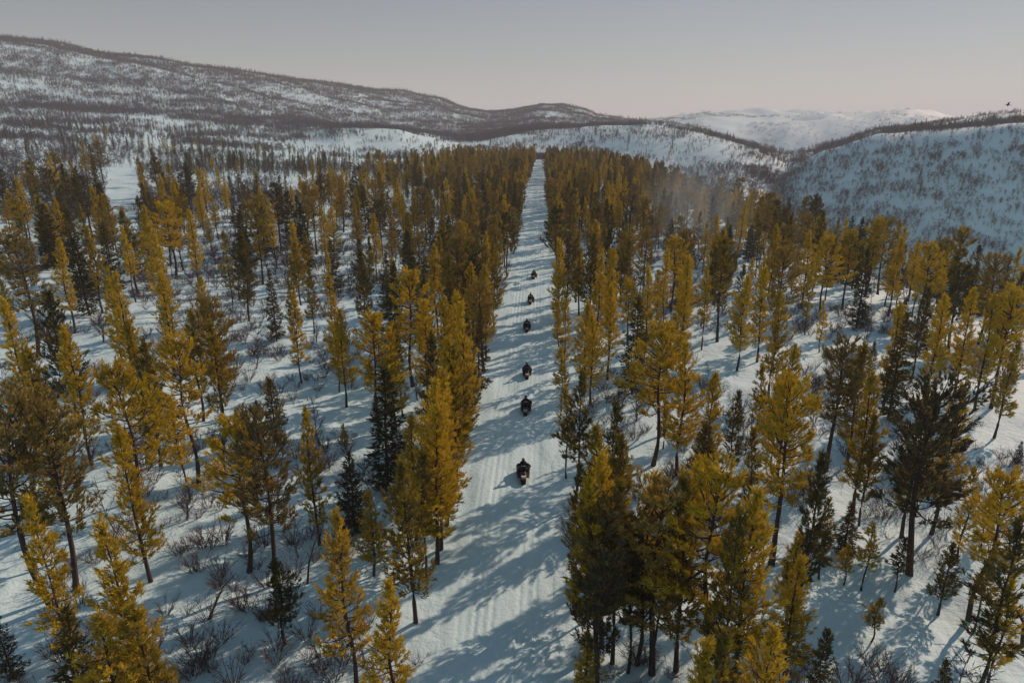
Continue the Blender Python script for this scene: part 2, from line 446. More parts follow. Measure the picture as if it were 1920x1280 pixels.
def conifer(seed, kind, detail=1.0):
    """a tree 12 m tall; returns (trunk verts, faces), (crown verts, faces)"""
    rng = np.random.default_rng(seed)
    H = 12.0
    tr = Acc(); cr = Acc()
    bend = rng.normal(size=2) * (0.10 if kind != 'r' else 0.25)
    bend2 = rng.normal(size=2) * 0.06
    def axis(z):
        t = z / H
        return np.array([bend[0] * math.sin(t * 3) + bend2[0] * math.sin(t * 9), bend[1] * math.sin(t * 2.6 + 0.4) + bend2[1] * math.sin(t * 8), z])
    r0 = {'c': 0.15, 'r': 0.19, 's': 0.11, 'p': 0.15}[kind]
    zs = np.linspace(-0.4, H * 0.97, 12)
    rad = [r0 * (1.25 if z < 0.1 else 1) * (1 - 0.88 * max(0, z) / H) for z in zs]
    tr.add(*np_tube([axis(z) for z in zs], rad, 7))
    P = {'c': dict(cb=rng.uniform(.16, .32), w=rng.uniform(1.3, 1.8), nb=86, el0=2, el1=55, up=.55, first=.25),
         'r': dict(cb=rng.uniform(.32, .42), w=rng.uniform(2.1, 2.65), nb=62, el0=0, el1=50, up=.5, first=.42),
         's': dict(cb=rng.uniform(.22, .38), w=rng.uniform(1.05, 1.35), nb=64, el0=0, el1=50, up=.55, first=.2),
         'p': dict(cb=.06, w=rng.uniform(1.7, 2.1), nb=105, el0=-18, el1=35, up=.15, first=.15)}[kind]
    nb = int(P['nb'])
    lop = rng.uniform(0, 6.28); lopa = rng.uniform(.05, .25)
    origins = []; axes = []
    ang = rng.uniform(0, 6.28)
    for b in range(nb):
        t = (b + rng.uniform(-.4, .4)) / nb
        t = min(max(t, 0.0), 0.985)
        z = H * (P['cb'] + (1 - P['cb']) * t)
        if kind in 'cp':
            prof = (1 - t) ** (0.72 if kind == 'c' else 0.85) * min(1, 0.55 + t * 3.2) + 0.06
        elif kind == 's':
            prof = (1 - t) ** 0.6 * min(1, 0.6 + t * 2.5) * (0.75 + 0.5 * math.sin(b * 1.7) ** 2) + 0.06
        else:
            prof = math.sqrt(max(0.02, 1 - ((t - .42) / .62) ** 2)) * (0.7 + 0.3 * rng.random())
        ang += 2.4 + rng.normal() * .35
        if kind in 'crs' and rng.random() < .13 and t < .9: continue
        L = P['w'] * prof * rng.uniform(.5, 1.3) * (1 + lopa * math.cos(ang - lop))
        if kind in 'rc' and rng.random() < .10: L *= 1.25
        el = R(P['el0'] + (P['el1'] - P['el0']) * t + rng.normal() * 9)
        d = np.array([math.cos(ang) * math.cos(el), math.sin(ang) * math.cos(el), math.sin(el)])
        p0 = axis(z)
        upc = P['up'] * L * .45
        sag = -0.25 * L * (1 - t) if kind == 'p' else -0.10 * L * (1 - t)
        def bp(s): return p0 + d * L * s + np.array([0, 0, upc * s * s + sag * math.sin(s * 3.1)])
        nseg = 3
        ss = np.linspace(0, .95, nseg + 1)
        br = 0.018 + 0.02 * L
        tr.add(*np_tube([bp(s) for s in ss], [br * (1 - .75 * s) for s in ss], 3))
        # shoots: dense clumps on the outer part, side shoots widening the spray
        ns = max(3, int(L * 11 * detail * (1.25 if kind == 'p' else 1.0)))
        s = P['first'] + (1 - P['first']) * rng.random(ns) ** 0.75
        # clumping
        if kind in 'rs':
            cl = rng.uniform(P['first'], 1, 3); pick = cl[rng.integers(0, 3, ns)]
            s = np.clip(.45 * s + .55 * pick + rng.normal(size=ns) * .04, .1, 1.02)
        base = np.array([bp(x) for x in s])
        side = np.cross(d, (0, 0, 1.0)); side /= np.linalg.norm(side) + 1e-6
        spread = (0.14 + 0.32 * L * (1 - 0.5 * s)) * rng.uniform(-1, 1, ns)
        org = base + side[None] * spread[:, None] + np.array([0, 0, 1.0])[None] * (rng.normal(size=ns) * .13 + .04)[:, None]
        ax = d[None] * rng.uniform(.3, 1, ns)[:, None] + side[None] * (spread * 1.2)[:, None] + np.array([0, 0, 1.0])[None] * (rng.uniform(.25, 1.15, ns) if kind != 'p' else rng.uniform(-.25, .35, ns))[:, None]
        ax /= np.linalg.norm(ax, axis=1)[:, None]
        origins.append(org); axes.append(ax)
    # leader
    n = max(5, int(14 * detail))
    zt = rng.uniform(.9, 1.0, n) * H
    origins.append(np.array([axis(z) for z in zt])); a = rng.normal(size=(n, 3)) * .35 + (0, 0, 1); axes.append(a / np.linalg.norm(a, axis=1)[:, None])
    # dead lower limbs on bare trunks
    if kind in 'rs':
        for k in range(14):
            z = H * rng.uniform(.08, P['cb']); an = rng.uniform(0, 6.28); L = rng.uniform(.3, 1.1)
            dd = np.array([math.cos(an), math.sin(an), rng.uniform(-.35, .1)])
            p0 = axis(z)
            tr.add(*np_tube([p0, p0 + dd * L * .6, p0 + dd * L + (0, 0, -.08)], [.018, .012, .004], 3))
    org = np.vstack(origins); ax = np.vstack(axes)
    face = org - np.array([axis(z) for z in org[:, 2]])
    face /= np.linalg.norm(face, axis=1)[:, None] + 1e-6
    face[:, 2] += .45
    if kind == 'p': cr.add(*blades(rng, org, ax, 7, .27, .075, .6, face))
    else: cr.add(*blades(rng, org, ax, 10, .30, .062, .65, face))
    return tr.get(), cr.get()

def birch(seed, H=5.0, detail=1.0, bw=.03):
    """leafless birch of several thin stems"""
    rng = np.random.default_rng(seed)
    tr = Acc(); cr = Acc()
    for st in range(int(rng.integers(1, 4))):
        lean = rng.normal(size=2) * .16
        pts = [np.array([lean[0] * z + .12 * math.sin(z * 1.3 + st), lean[1] * z + .1 * math.sin(z + 2 * st), z]) for z in np.linspace(-.3, H * rng.uniform(.7, 1), 7)]
        tr.add(*np_tube(pts, np.linspace(.055, .012, 7), 5))
        for b in range(int(18 * detail)):
            t = rng.uniform(.22, 1); p0 = pts[min(6, int(t * 6))] + rng.normal(size=3) * .03
            an = rng.uniform(0, 6.28); L = H * .22 * (1.15 - t) * rng.uniform(.7, 1.4) + .25
            d = np.array([math.cos(an) * .7, math.sin(an) * .7, rng.uniform(.5, 1.1)])
            p1 = p0 + d * L * .5; p2 = p0 + d * L + np.array([0, 0, -.06])
            cr.add(*np_tube([p0, p1, p2], [.020, .014, .006], 3))
            m = int(11 * detail)
            s = rng.uniform(.25, 1, m)[:, None]
            o = p0 + d * L * s; a = d + rng.normal(size=(m, 3)) * .6; a /= np.linalg.norm(a, axis=1)[:, None]
            cr.add(*blades(rng, o, a, 1, .42 + bw, bw, .1))
    return tr.get(), cr.get()

def bush(seed):
    rng = np.random.default_rng(seed)
    cr = Acc()
    for b in range(16):
        an = rng.uniform(0, 6.28); L = rng.uniform(.5, 1.3)
        d = np.array([math.cos(an) * rng.uniform(.2, .8), math.sin(an) * rng.uniform(.2, .8), 1.0])
        p0 = np.array([math.cos(an) * .1, math.sin(an) * .1, -.1])
        cr.add(*np_tube([p0, p0 + d * L * .5, p0 + d * L + np.array([math.cos(an), math.sin(an), 0]) * .12], [.016, .011, .004], 3))
        o = p0 + d * L * rng.uniform(.4, 1, 8)[:, None]; a = d + rng.normal(size=(8, 3)) * .6; a /= np.linalg.norm(a, axis=1)[:, None]
        cr.add(*blades(rng, o, a, 1, .34, .022, .1))
    return cr.get()

STOCK = {}          # kind -> list of (trunk mesh, crown mesh)
for kind, seeds in (('c', (1, 2, 3, 4, 5, 6, 7)), ('r', (11, 12, 13, 14, 15)), ('s', (21, 22, 23, 24, 25)), ('p', (31, 32, 33, 34))):
    STOCK[kind] = []
    for s in seeds:
        (tv, tf), (cv, cf) = conifer(s, kind)
        mat = M['spruce'] if kind == 'p' else M['old_pine'] if kind == 'r' and s % 2 else M['pine']
        STOCK[kind].append((npmesh('trunk', tv, tf, [M['bark']], True), npmesh('crown', cv, cf, [mat])))
STOCK['b'] = []
for s in (41, 42, 43, 44):
    (tv, tf), (cv, cf) = birch(s)
    STOCK['b'].append((npmesh('trunk', tv, tf, [M['birch']], True), npmesh('crown', cv, cf, [M['twig']])))

# pines and spruces surveyed one by one: kind, x, y, height, relative width
TREES = [('c',-7.1,33.2,10.8,1),('c',-9.4,28.2,10.5,1),('c',-6.7,25.8,8.5,1),('c',-14.3,31.4,5.6,1),('r',-16.9,36.4,11.8,1),('r',-18.9,37.3,10.5,1),('c',-15.3,41,10.3,0.8),('s',-26.8,45.5,8.5,1),('r',-27.6,41,12,1),('c',-24.3,35.5,10.5,1),('c',-19.4,25.8,11,1),('c',-16.7,23.2,9,1.2),('c',-17.8,22.6,9,1.1),('p',-20.6,23.8,8,1),('s',-23.5,27.1,11,1),('r',-28.5,32.9,13,1.1),('r',-28.5,34.4,12,1),('r',-58.8,73.4,13.5,1.2),('c',-42.5,56,12.5,1.2),('c',-34.4,41.9,13,1.1),('c',-37.3,49.8,12,1),('c',-46.4,55.7,12,1),('c',-59.8,81.6,12,1),('c',-61.3,90,12,1),('c',-64.8,109.3,13,1),('c',-65.9,121.1,13.5,1),('c',-58.6,112.1,12.5,1),('s',-60.6,97,11,1),('c',-44.2,67.8,11.5,1),('c',-40.2,69.1,11.5,1),('r',-31,60.2,12,1),('r',-27.4,47.8,12,1),('c',-34.6,53.9,11.5,1),('c',-31.6,50.1,11,1),('s',-46.8,99,11,1),('s',-46.6,100.9,9,1),('c',-48.6,73.1,10,1),('c',-52.3,90.2,12,1),('c',-37.4,72.1,11,1),('c',-32.7,59.8,11,1),('c',-29.2,57.1,11,1),('p',-34.3,83.5,9.5,0.8),('s',-30.5,80.3,9,1),('c',-20.2,65.5,10.5,1),('s',-30.9,96.5,10,0.8),('c',-30.1,122,12,1),('s',-26.8,103.5,11.5,1),('s',-21.6,98.3,9.5,1),('p',-23.4,100.1,10,0.8),('r',-56.5,145.3,13.5,1.2),('r',-56.4,136,12,1.2),('p',-55.2,124.2,11,1.2),('c',-42.2,114.1,11.5,1),('r',-47.6,142.3,13,1),('c',-42.5,131.5,11,1),('p',-50.4,141.9,12,1),('s',-22.1,69.4,8,1),('c',-7.8,64.1,12.5,1),('c',-7.2,50.5,12,1),('c',-6.7,58,13,1),('c',-6.7,60.4,11.5,1),('c',-9,51.6,12,1),('c',-6.7,40.6,12.5,1.1),('c',-6.7,49,12.5,1.1),('c',-8.6,41.8,9.5,1),('c',-13.8,59.7,10.5,1),('s',-13.9,63.6,10,1),('r',-15.2,59.7,11.5,1),('p',-12.2,48.5,10.5,1.2),('p',-13.2,42.8,6.5,1),('c',-10.7,37.6,6,1),('c',-6.7,39,11.5,1.1),('s',-7.2,37.5,9,1),('c',-6.7,43.5,12,1.1),('c',-6.7,49.3,12,1),('c',-9.3,64.4,12,1),('c',-11.7,66.1,11.5,1),('c',-6.7,80.3,12,1),('c',-8.2,80.2,12,1),('c',-11.6,83.6,12,1),('c',-14.1,78.6,11,1),('c',-12.6,110.9,12,1),('c',-9.1,105.5,12,1),('c',-6.7,95.6,12,1),('c',-16.1,105.2,12,1),('p',-24.3,56.6,6,1),('p',-45,100.9,6,0.7),('p',-94.7,208.4,9,1),('s',2.8,46.5,10.8,1.1),('s',3,73.7,9.5,1),('c',4.8,69.1,10.5,1),('c',5.3,66.2,9.5,1),('r',3.4,99.3,12.6,1.1),('c',2.7,94.6,13,1),('c',6,111.7,12,1),('s',2.3,51,8,1),('s',2.3,65,7,1),('c',5.4,44.5,9.5,1),('c',12.8,81.1,12,1),('p',10,69.2,11,1),('r',9.8,53.6,12.2,1.1),('r',12,59.6,11,1),('c',11.6,51.6,11.5,1),('c',12.8,47,11,1),('s',15.6,50.4,8.5,1),('p',11.8,44.1,8.5,1),('c',19.9,51.7,11.5,1),('s',20,53.9,9,1),('r',15.8,40.3,12.6,1.1),('c',15.4,34.4,11,0.9),('s',19.4,56.7,8,1),('r',24.3,53.4,11.3,1.1),('c',26.8,54.6,11,1),('c',24.2,47.2,11.5,1),('s',23.9,45.4,9,1),('c',34.9,65.6,11.5,1),('c',26.2,43.9,11.5,1),('r',24.6,39.5,12.6,1.2),('c',28.4,44.2,11.5,1),('r',31.8,89.2,12.5,1.2),('c',27.1,81.7,12,1),('c',23.6,78.1,11.5,1),('c',28,105.7,13,1),('c',45.6,71.9,12,1),('c',45,67.2,12,1),('c',43,60.7,9.5,1),('c',41.6,70.4,11.5,1),('c',42.9,75.8,11,1),('r',46.9,67.6,12,1),('p',34.7,64,11,1),('c',3.7,31.8,12,1),('s',4.2,30.7,11,1.2),('s',5.5,30.7,11.5,1.2),('r',6.4,30,11,1.1),('c',7.5,30,11.5,1),('r',8.8,29.6,12,1),('c',9.9,28.2,12,1.1),('s',9,27.4,11.5,1.1),('s',5,30.1,9,1),('r',3.4,27.5,9,0.8),('c',2.5,28.2,4,1),('c',6.6,22.5,9,1),('c',7.9,22.8,9,1.1),('c',9.6,23.3,9,1),('c',12.9,28.7,8,1),('s',6.5,31,8,1),('p',18.5,25.9,5,0.7),('s',14,27.4,5,1),('s',2.5,36.4,9,1),('r',3.4,30.4,9.5,1),('c',14.9,34.3,6,1),('s',14.5,42.2,9,1),('s',9.9,38.4,8.5,1),('c',7.3,88,12,1),('c',9.7,91.9,12,1),('c',13.4,104.6,11.5,1),('c',7.7,74,11,1),('s',16.9,92.2,12,1),('c',19.6,91.4,11.5,1),('s',21.3,86.5,11,1),('r',43.1,103,12,1),('r',49.1,109.8,12,1),('p',46.7,99,12,1),('c',41.9,108.2,12,1),('s',36.6,86.6,7,1),('r',61.4,93.9,12,1),('c',58.4,97.3,12,1),('r',56.9,101.4,12,1),('c',54.4,105.5,12,1),('c',66.9,99.2,12,1),('c',67.4,142.6,12,1),('c',-53,182.8,12,1),('c',-25.6,128.4,12,1),('c',-29.8,134.4,12,1),('c',-38,139.3,12,1),('c',-155.9,233.2,14,1.2),('c',-125.5,182.2,13,1),('c',-130.6,175.3,13,1.2),('c',-106.8,138,13,1),('r',-117.3,161.9,12,1),('c',-111.1,172.9,13,1),('c',-94,148.2,12,1),('c',-87,109.4,12,1),('c',-88.6,117.1,12,1),('c',-89.9,125.8,12,1),('c',-90.9,136.9,12,1),('r',-139.4,196,13,1),('c',-83.9,130.5,11,1),('c',-82.9,121,11,1),('r',-119.2,212.3,12,1.2),('c',-112.3,205.5,12,1.2),('r',-95.1,184.1,12,1),('c',-101.4,173.2,11,1),('c',-88.6,165.7,11,1),('c',-82.1,163.1,11,1),('c',-86.7,150.2,10,1),('c',-77.6,154.6,9,1),('c',-98.2,176.2,11,1),('c',3.8,37.4,11,1),('c',5,35.9,11,1),('c',3,30.9,11,1),('s',25.7,34.3,6,1),('p',21.2,41.5,4,1),('s',20.9,38.1,5,1),('s',30.3,41.7,4.5,1),('s',22.8,37.7,4,1),('s',28.3,40.7,7,1),('s',23.5,29.5,7,1),('s',19.1,32.9,3,1),('r',26,35.2,9.5,1),('s',22.8,29.2,10,1.2),('c',24.4,35.7,5,1),('s',18.4,38.7,6,1),('s',19.9,38.5,3,1),('c',-63.5,102.6,13.3,1.22),('p',-70.9,100.5,13,1.16),('c',-70.2,125,12.3,1.24),('r',-64,114.8,12.7,1.32),('p',-62.1,88.3,10.8,1.14),('p',-67,102,11,1.17),('p',-55.7,148.7,12.2,1.2),('p',-57.3,138.3,10.8,1.2),('p',-55.8,126,9.9,1.2),('p',-95.5,216.2,9.1,1.12),('c',-94.8,204,8.6,1.29),('c',-157,239.2,12.9,1.23),('r',-154.7,240.5,13.4,1.33),('c',-118.6,185.3,10.4,1.32),('p',-119.8,183.4,12.5,1.15),('p',-133.9,168.5,11.6,1.26),('r',-136.4,180.7,11.4,1.14),('c',-107.8,136.5,10.2,1.25),('c',-108.5,139.6,11.9,1.33),('c',-117.2,170.9,10.1,1.12),('p',-116.8,170,12.5,1.17),('c',-115.9,164.7,13.1,1.18),('c',-105.5,170.7,11.5,1.23),('p',-91.5,141,12.5,1.3),('c',-95,152.2,9.9,1.18),('c',-86.7,110.3,9,1.2),('p',-89.6,107.2,11.1,1.13),('c',-89.1,120.3,10.3,1.28),('r',-95.3,109.2,11.4,1.34),('c',-88.1,122.2,11.2,1.14),('c',-92.5,123.4,11.1,1.18),('r',-96.4,142.5,12.5,1.27),('c',-93.6,131.9,11.9,1.16),('c',-136.9,198.7,10.1,1.25),('c',-137,191,12.9,1.34),('c',-86.2,133.2,11.2,1.21),('c',-79.9,122.1,11.4,1.18),('p',-87.3,117,10.9,1.26),('p',-85.1,114.3,9.2,1.3),('c',-119.7,214.7,10,1.24),('c',-113.3,206.1,9,1.34),('p',-105.5,204.3,12.4,1.33),('c',-118.8,204.7,11.7,1.29),('c',-94.5,191.1,12.1,1.31),('c',-100.4,179.5,9.1,1.3),('p',-95.5,180.3,11.2,1.24),('c',-101.7,166.4,9.9,1.16),('c',-88.3,164.1,11.3,1.25),('c',-93.8,174.2,10,1.3),('c',-84.2,157.7,10,1.3),('c',-85.7,159,11.2,1.13),('c',-86.9,151.5,8.7,1.29),('c',-89.9,150.7,8.8,1.22),('c',-72.6,159.6,6.9,1.11),('r',-71,161,7,1.23),('c',-103,168.5,9.5,1.2),('c',-100.1,170.6,9.3,1.13)]


ORD = ['', 'first', 'second', 'third', 'fourth', 'fifth', 'sixth', 'seventh', 'eighth', 'ninth', 'tenth', 'eleventh', 'twelfth', 'thirteenth',
       'fourteenth', 'fifteenth', 'sixteenth', 'seventeenth', 'eighteenth', 'nineteenth']
def ordinal(n):
    if n < 20: return ORD[n]
    tens = {2: 'twent', 3: 'thirt', 4: 'fort', 5: 'fift', 6: 'sixt', 7: 'sevent'}[n // 10]
    return tens + 'ieth' if n % 10 == 0 else tens + 'y-' + ORD[n % 10]

SLEDS = [(-1.26, 51.3), (-1.36, 65.1), (-1.48, 75.5), (-1.9, 94.4), (-1.63, 110.4), (-1.34, 129.7)]
STRIPS = [(0, 30, 'nearest the camera'), (30, 42, 'just this side of the rearmost snowmobile'), (42, 58.5, 'level with the rearmost snowmobile'),
          (58.5, 70.5, 'level with the second snowmobile from behind'), (70.5, 85, 'level with the third snowmobile from behind'),
          (85, 102.5, 'level with the fourth snowmobile from behind'), (102.5, 120, 'level with the fifth snowmobile from behind'),
          (120, 142, 'level with the leading snowmobile'), (142, 175, 'just beyond the leading snowmobile'), (175, 1e9, 'far beyond the leading snowmobile')]

def in_cut(x, y, half=4.5):
    """the narrow cleared strip through the far left woods"""
    ax, ay, bx, by = -95.0, 152.0, -185.0, 304.0
    L2 = (bx - ax) ** 2 + (by - ay) ** 2
    t = np.clip(((x - ax) * (bx - ax) + (y - ay) * (by - ay)) / L2, 0, 1)
    return np.hypot(x - ax - t * (bx - ax), y - ay - t * (by - ay)) < half

rng = random.Random(77)
placed = [(k, x, y, h, w) for k, x, y, h, w in TREES if not in_cut(x, y)]

def forest_density(x, y):
    """chance that a candidate spot carries a pine"""
    edge_r = 82 + 8 * (float(fbm(y / 40, 0.3, 51, 2)) - .5) * 2
    edge_l = -74 + 10 * (float(fbm(y / 35, 7.3, 53, 2)) - .5) * 2
    if x > edge_r or x < edge_l or y > 600: return 0.0
    d = 0.95 if abs(x + 2.2) < 26 else 0.8
    if y > 480: d *= 1.0
    if x < -26: d *= 0.62 if y < 220 else 0.85
    if x < -48: d *= 0.5
    if x > 16: d *= 1.0 if y > 105 else 0.6
    g = float(fbm(x / 17.0, y / 17.0, 57, 2))
    if g < 0.45: d *= 0.18
    if -60 < x < -20 and g < .5: d *= .6
    if -62 < x < -24 and 75 < y < 165: d *= 0.3
    if y < 160 and not (-15 < x < -6): d *= (y - 60) / 100 if y > 60 else 0
    return d

grid = {}
def near(x, y, dmin):
    gx, gy = int(x // 6), int(y // 6)
    for i in range(gx - 1, gx + 2):
        for j in range(gy - 1, gy + 2):
            for (a, b) in grid.get((i, j), ()):
                if (a - x) ** 2 + (b - y) ** 2 < dmin * dmin: return True
    return False
def put(x, y): grid.setdefault((int(x // 6), int(y // 6)), []).append((x, y))
for t in placed: put(t[1], t[2])
extra = []
for _ in range(26000):
    y = rng.uniform(62, 600); x = rng.uniform(-90, 95)
    if abs(x - float(trail_x(y))) < 4.3: continue
    if rng.random() > forest_density(x, y): continue
    if near(x, y, (3.0 if abs(x + 2) < 14 else 3.5 if abs(x) < 22 else 4.1) * (1.1 if y < 150 else 1)): continue
    put(x, y)
    k = rng.choices('crsp', (45, 21, 22, 12))[0]
    extra.append((k, x, y, rng.uniform(8.6, 13.6) * (0.65 if rng.random() < .22 else 1), rng.uniform(.85, 1.15)))
# scattered pines on the open ground left of the forest
for _ in range(420):
    x = rng.uniform(-330, -70); y = rng.uniform(120, 520)
    if x > -y * 0.75 and rng.random() < float(fbm(x / 30, y / 30, 61, 2)) * .55 and not near(x, y, 5) and not in_cut(x, y):
        put(x, y); extra.append((rng.choice('cccspp'), x, y, rng.uniform(5, 10.5), rng.uniform(.9, 1.2)))
for _ in range(900):
    if len(extra) > 1e9: break
    y = rng.uniform(22, 120); x = rng.uniform(-70, 65)
    if abs(x) < y * .85 + 4 and abs(x - float(trail_x(y))) > 4.6 and rng.random() < .085 and not near(x, y, 1.6):
        put(x, y); extra.append((rng.choice('cccspp'), x, y, rng.uniform(1.6, 5.0), rng.uniform(.55, .8)))
allc = placed + extra
allc.sort(key=lambda t: math.hypot(t[1], t[2]))
pines = [t for t in allc if t[0] != 'p']; spruces = [t for t in allc if t[0] == 'p']
N_PINE, N_SPRUCE = 300, 60
far = pines[N_PINE:] + spruces[N_SPRUCE:]

birches = []
for _ in range(4000):
    if len(birches) >= 170: break
    y = rng.uniform(22, 150); x = rng.uniform(-85, 75)
    if abs(x) > y * 0.85 + 4: continue
    if abs(x - float(trail_x(y))) < 5.2 or near(x, y, 1.8): continue
    if float(fbm(x / 14, y / 14, 71, 2)) < .45: continue
    put(x, y); birches.append(('b', x, y, rng.uniform(2.2, 5.8), rng.uniform(.8, 1.2)))

LOOK = {'c': 'pointed golden-green pine', 'r': 'broad-crowned golden-green pine', 's': 'slender golden-green pine', 'p': 'dark green spruce', 'b': 'bare grey birch'}
NOUN = {'c': 'pine', 'r': 'pine', 's': 'pine', 'p': 'spruce', 'b': 'birch'}
GROUP = {'pine': 'pines on both sides of the snow trail', 'spruce': 'dark spruces among the pines', 'birch': 'leafless birches among the pines'}

def plant(lst, noun):
    rows = {}
    for t in lst:
        s = next(i for i, b in enumerate(STRIPS) if b[0] <= t[2] < b[1])
        side = 'left' if t[1] < float(trail_x(t[2])) else 'right'
        rows.setdefault((s, side), []).append(t)
    for (s, side), row in rows.items():
        row.sort(key=lambda t: abs(t[1]))
        for i, (k, x, y, h, w) in enumerate(row):
            z = float(land(x, y)[0])
            root = empty(noun + '_tree', (x, y, z - 0.05), rng.uniform(0, 6.28))
            base_h = 5.0 if k == 'b' else 12.0
            sc = h / base_h
            sw = sc * w if k != 'b' else sc * w
            if k != 'b': sw = (0.35 * 1.0 + 0.65 * sc) * w
            root.scale = (sw, sw, sc)
            root.rotation_euler[0] = rng.gauss(0, .018); root.rotation_euler[1] = rng.gauss(0, .018)
            size = ('tall ' if h > 12.2 else 'short ' if h < 8 else '') if k != 'b' else ('tall ' if h > 4.3 else 'low ' if h < 2.9 else '')
            lab = f"{size}{LOOK[k]}, {ordinal(i + 1)} {noun} {side} of the trail, {STRIPS[s][2]}"
            if len(lab.split()) > 16: lab = lab.replace('tall ', '').replace('short ', '').replace('low ', '')
            if len(lab.split()) > 16: lab = lab.replace(' golden-green', '').replace(' green', '').replace(' grey', '')
            tag(root, lab, noun + ' tree', GROUP[noun])
            tm, cm = rng.choice(STOCK[k])
            link('trunk', tm, root); link('crown', cm, root)
plant(pines[:N_PINE], 'pine')
plant(spruces[:N_SPRUCE], 'spruce')
plant(birches, 'birch')

# ------------------------------------------------------------------ uncountable woods: one object each, instanced on points
def joined(name, t, c, m1, m2, scale=1.0):
    (tv, tf), (cv, cf) = t, c
    v = np.vstack([tv, cv]) * scale; f = np.vstack([tf, cf + len(tv)])
    return npmesh(name, v, f, [m1, m2], False, np.concatenate([np.zeros(len(tf)), np.ones(len(cf))]))

def scatter_object(name, pts, scl, idx, meshes, label):
    col_ = bpy.data.collections.new(name + '_stock')
    for i, me in enumerate(meshes):
        col_.objects.link(bpy.data.objects.new('%s_%03d' % (name, i), me))
    me = bpy.data.meshes.new(name)
    me.vertices.add(len(pts)); me.vertices.foreach_set('co', np.asarray(pts, np.float32).ravel())
    a = me.attributes.new('size', 'FLOAT_VECTOR', 'POINT'); a.data.foreach_set('vector', np.asarray(scl, np.float32).ravel())
    a = me.attributes.new('turn', 'FLOAT_VECTOR', 'POINT')
    rr = np.random.default_rng(len(pts)); tv = np.zeros((len(pts), 3), np.float32)
    tv[:, 2] = rr.uniform(0, 6.28, len(pts)); tv[:, :2] = rr.normal(size=(len(pts), 2)) * .03
    a.data.foreach_set('vector', tv.ravel())
    a = me.attributes.new('pick', 'INT', 'POINT'); a.data.foreach_set('value', np.asarray(idx, np.int32))
    o = link(name, me)
    ng = bpy.data.node_groups.new(name, 'GeometryNodeTree')
    ng.interface.new_socket(name='Geometry', in_out='INPUT', socket_type='NodeSocketGeometry')
    ng.interface.new_socket(name='Geometry', in_out='OUTPUT', socket_type='NodeSocketGeometry')
    N = ng.nodes; Lk = ng.links
    gi = N.new('NodeGroupInput'); go = N.new('NodeGroupOutput')
    ci = N.new('GeometryNodeCollectionInfo'); ci.inputs['Collection'].default_value = col_
    ci.inputs['Separate Children'].default_value = True; ci.inputs['Reset Children'].default_value = True
    ip = N.new('GeometryNodeInstanceOnPoints'); ip.inputs['Pick Instance'].default_value = True
    def attr(n, t):
        x = N.new('GeometryNodeInputNamedAttribute'); x.data_type = t; x.inputs['Name'].default_value = n
        return next(s for s in x.outputs if s.enabled and s.name == 'Attribute')
    Lk.new(gi.outputs[0], ip.inputs['Points']); Lk.new(ci.outputs[0], ip.inputs['Instance'])
    Lk.new(attr('size', 'FLOAT_VECTOR'), ip.inputs['Scale'])
    e2r = N.new('FunctionNodeEulerToRotation'); Lk.new(attr('turn', 'FLOAT_VECTOR'), e2r.inputs[0]); Lk.new(e2r.outputs[0], ip.inputs['Rotation'])
    Lk.new(attr('pick', 'INT'), ip.inputs['Instance Index'])
    Lk.new(ip.outputs[0], go.inputs[0])
    md = o.modifiers.new('scatter', 'NODES'); md.node_group = ng
    tag(o, label, kind='stuff')
    return o

FK = {'c': [0, 1, 2], 'r': [3, 4], 's': [5, 6], 'p': [7, 8]}
far_meshes = []
for s, k in ((101, 'c'), (102, 'c'), (103, 'c'), (111, 'r'), (112, 'r'), (121, 's'), (122, 's'), (131, 'p'), (132, 'p')):
    t, c = conifer(s, k, 0.8)
    far_meshes.append(joined('far_conifer', t, c, M['bark'], M['spruce'] if k == 'p' else M['old_pine'] if s in (102, 111, 112, 121) else M['pine']))
fx = np.array([t[1] for t in far]); fy = np.array([t[2] for t in far]); fz = land(fx, fy)
fs = np.array([((0.35 + .65 * t[3] / 12) * t[4], (0.35 + .65 * t[3] / 12) * t[4], t[3] / 12) for t in far])
scatter_object('distant_pine_forest', np.stack([fx, fy, fz - .05], 1), fs, [rng.choice(FK[t[0]]) for t in far], far_meshes,
               'distant golden brown conifer forest along the far end of the trail')

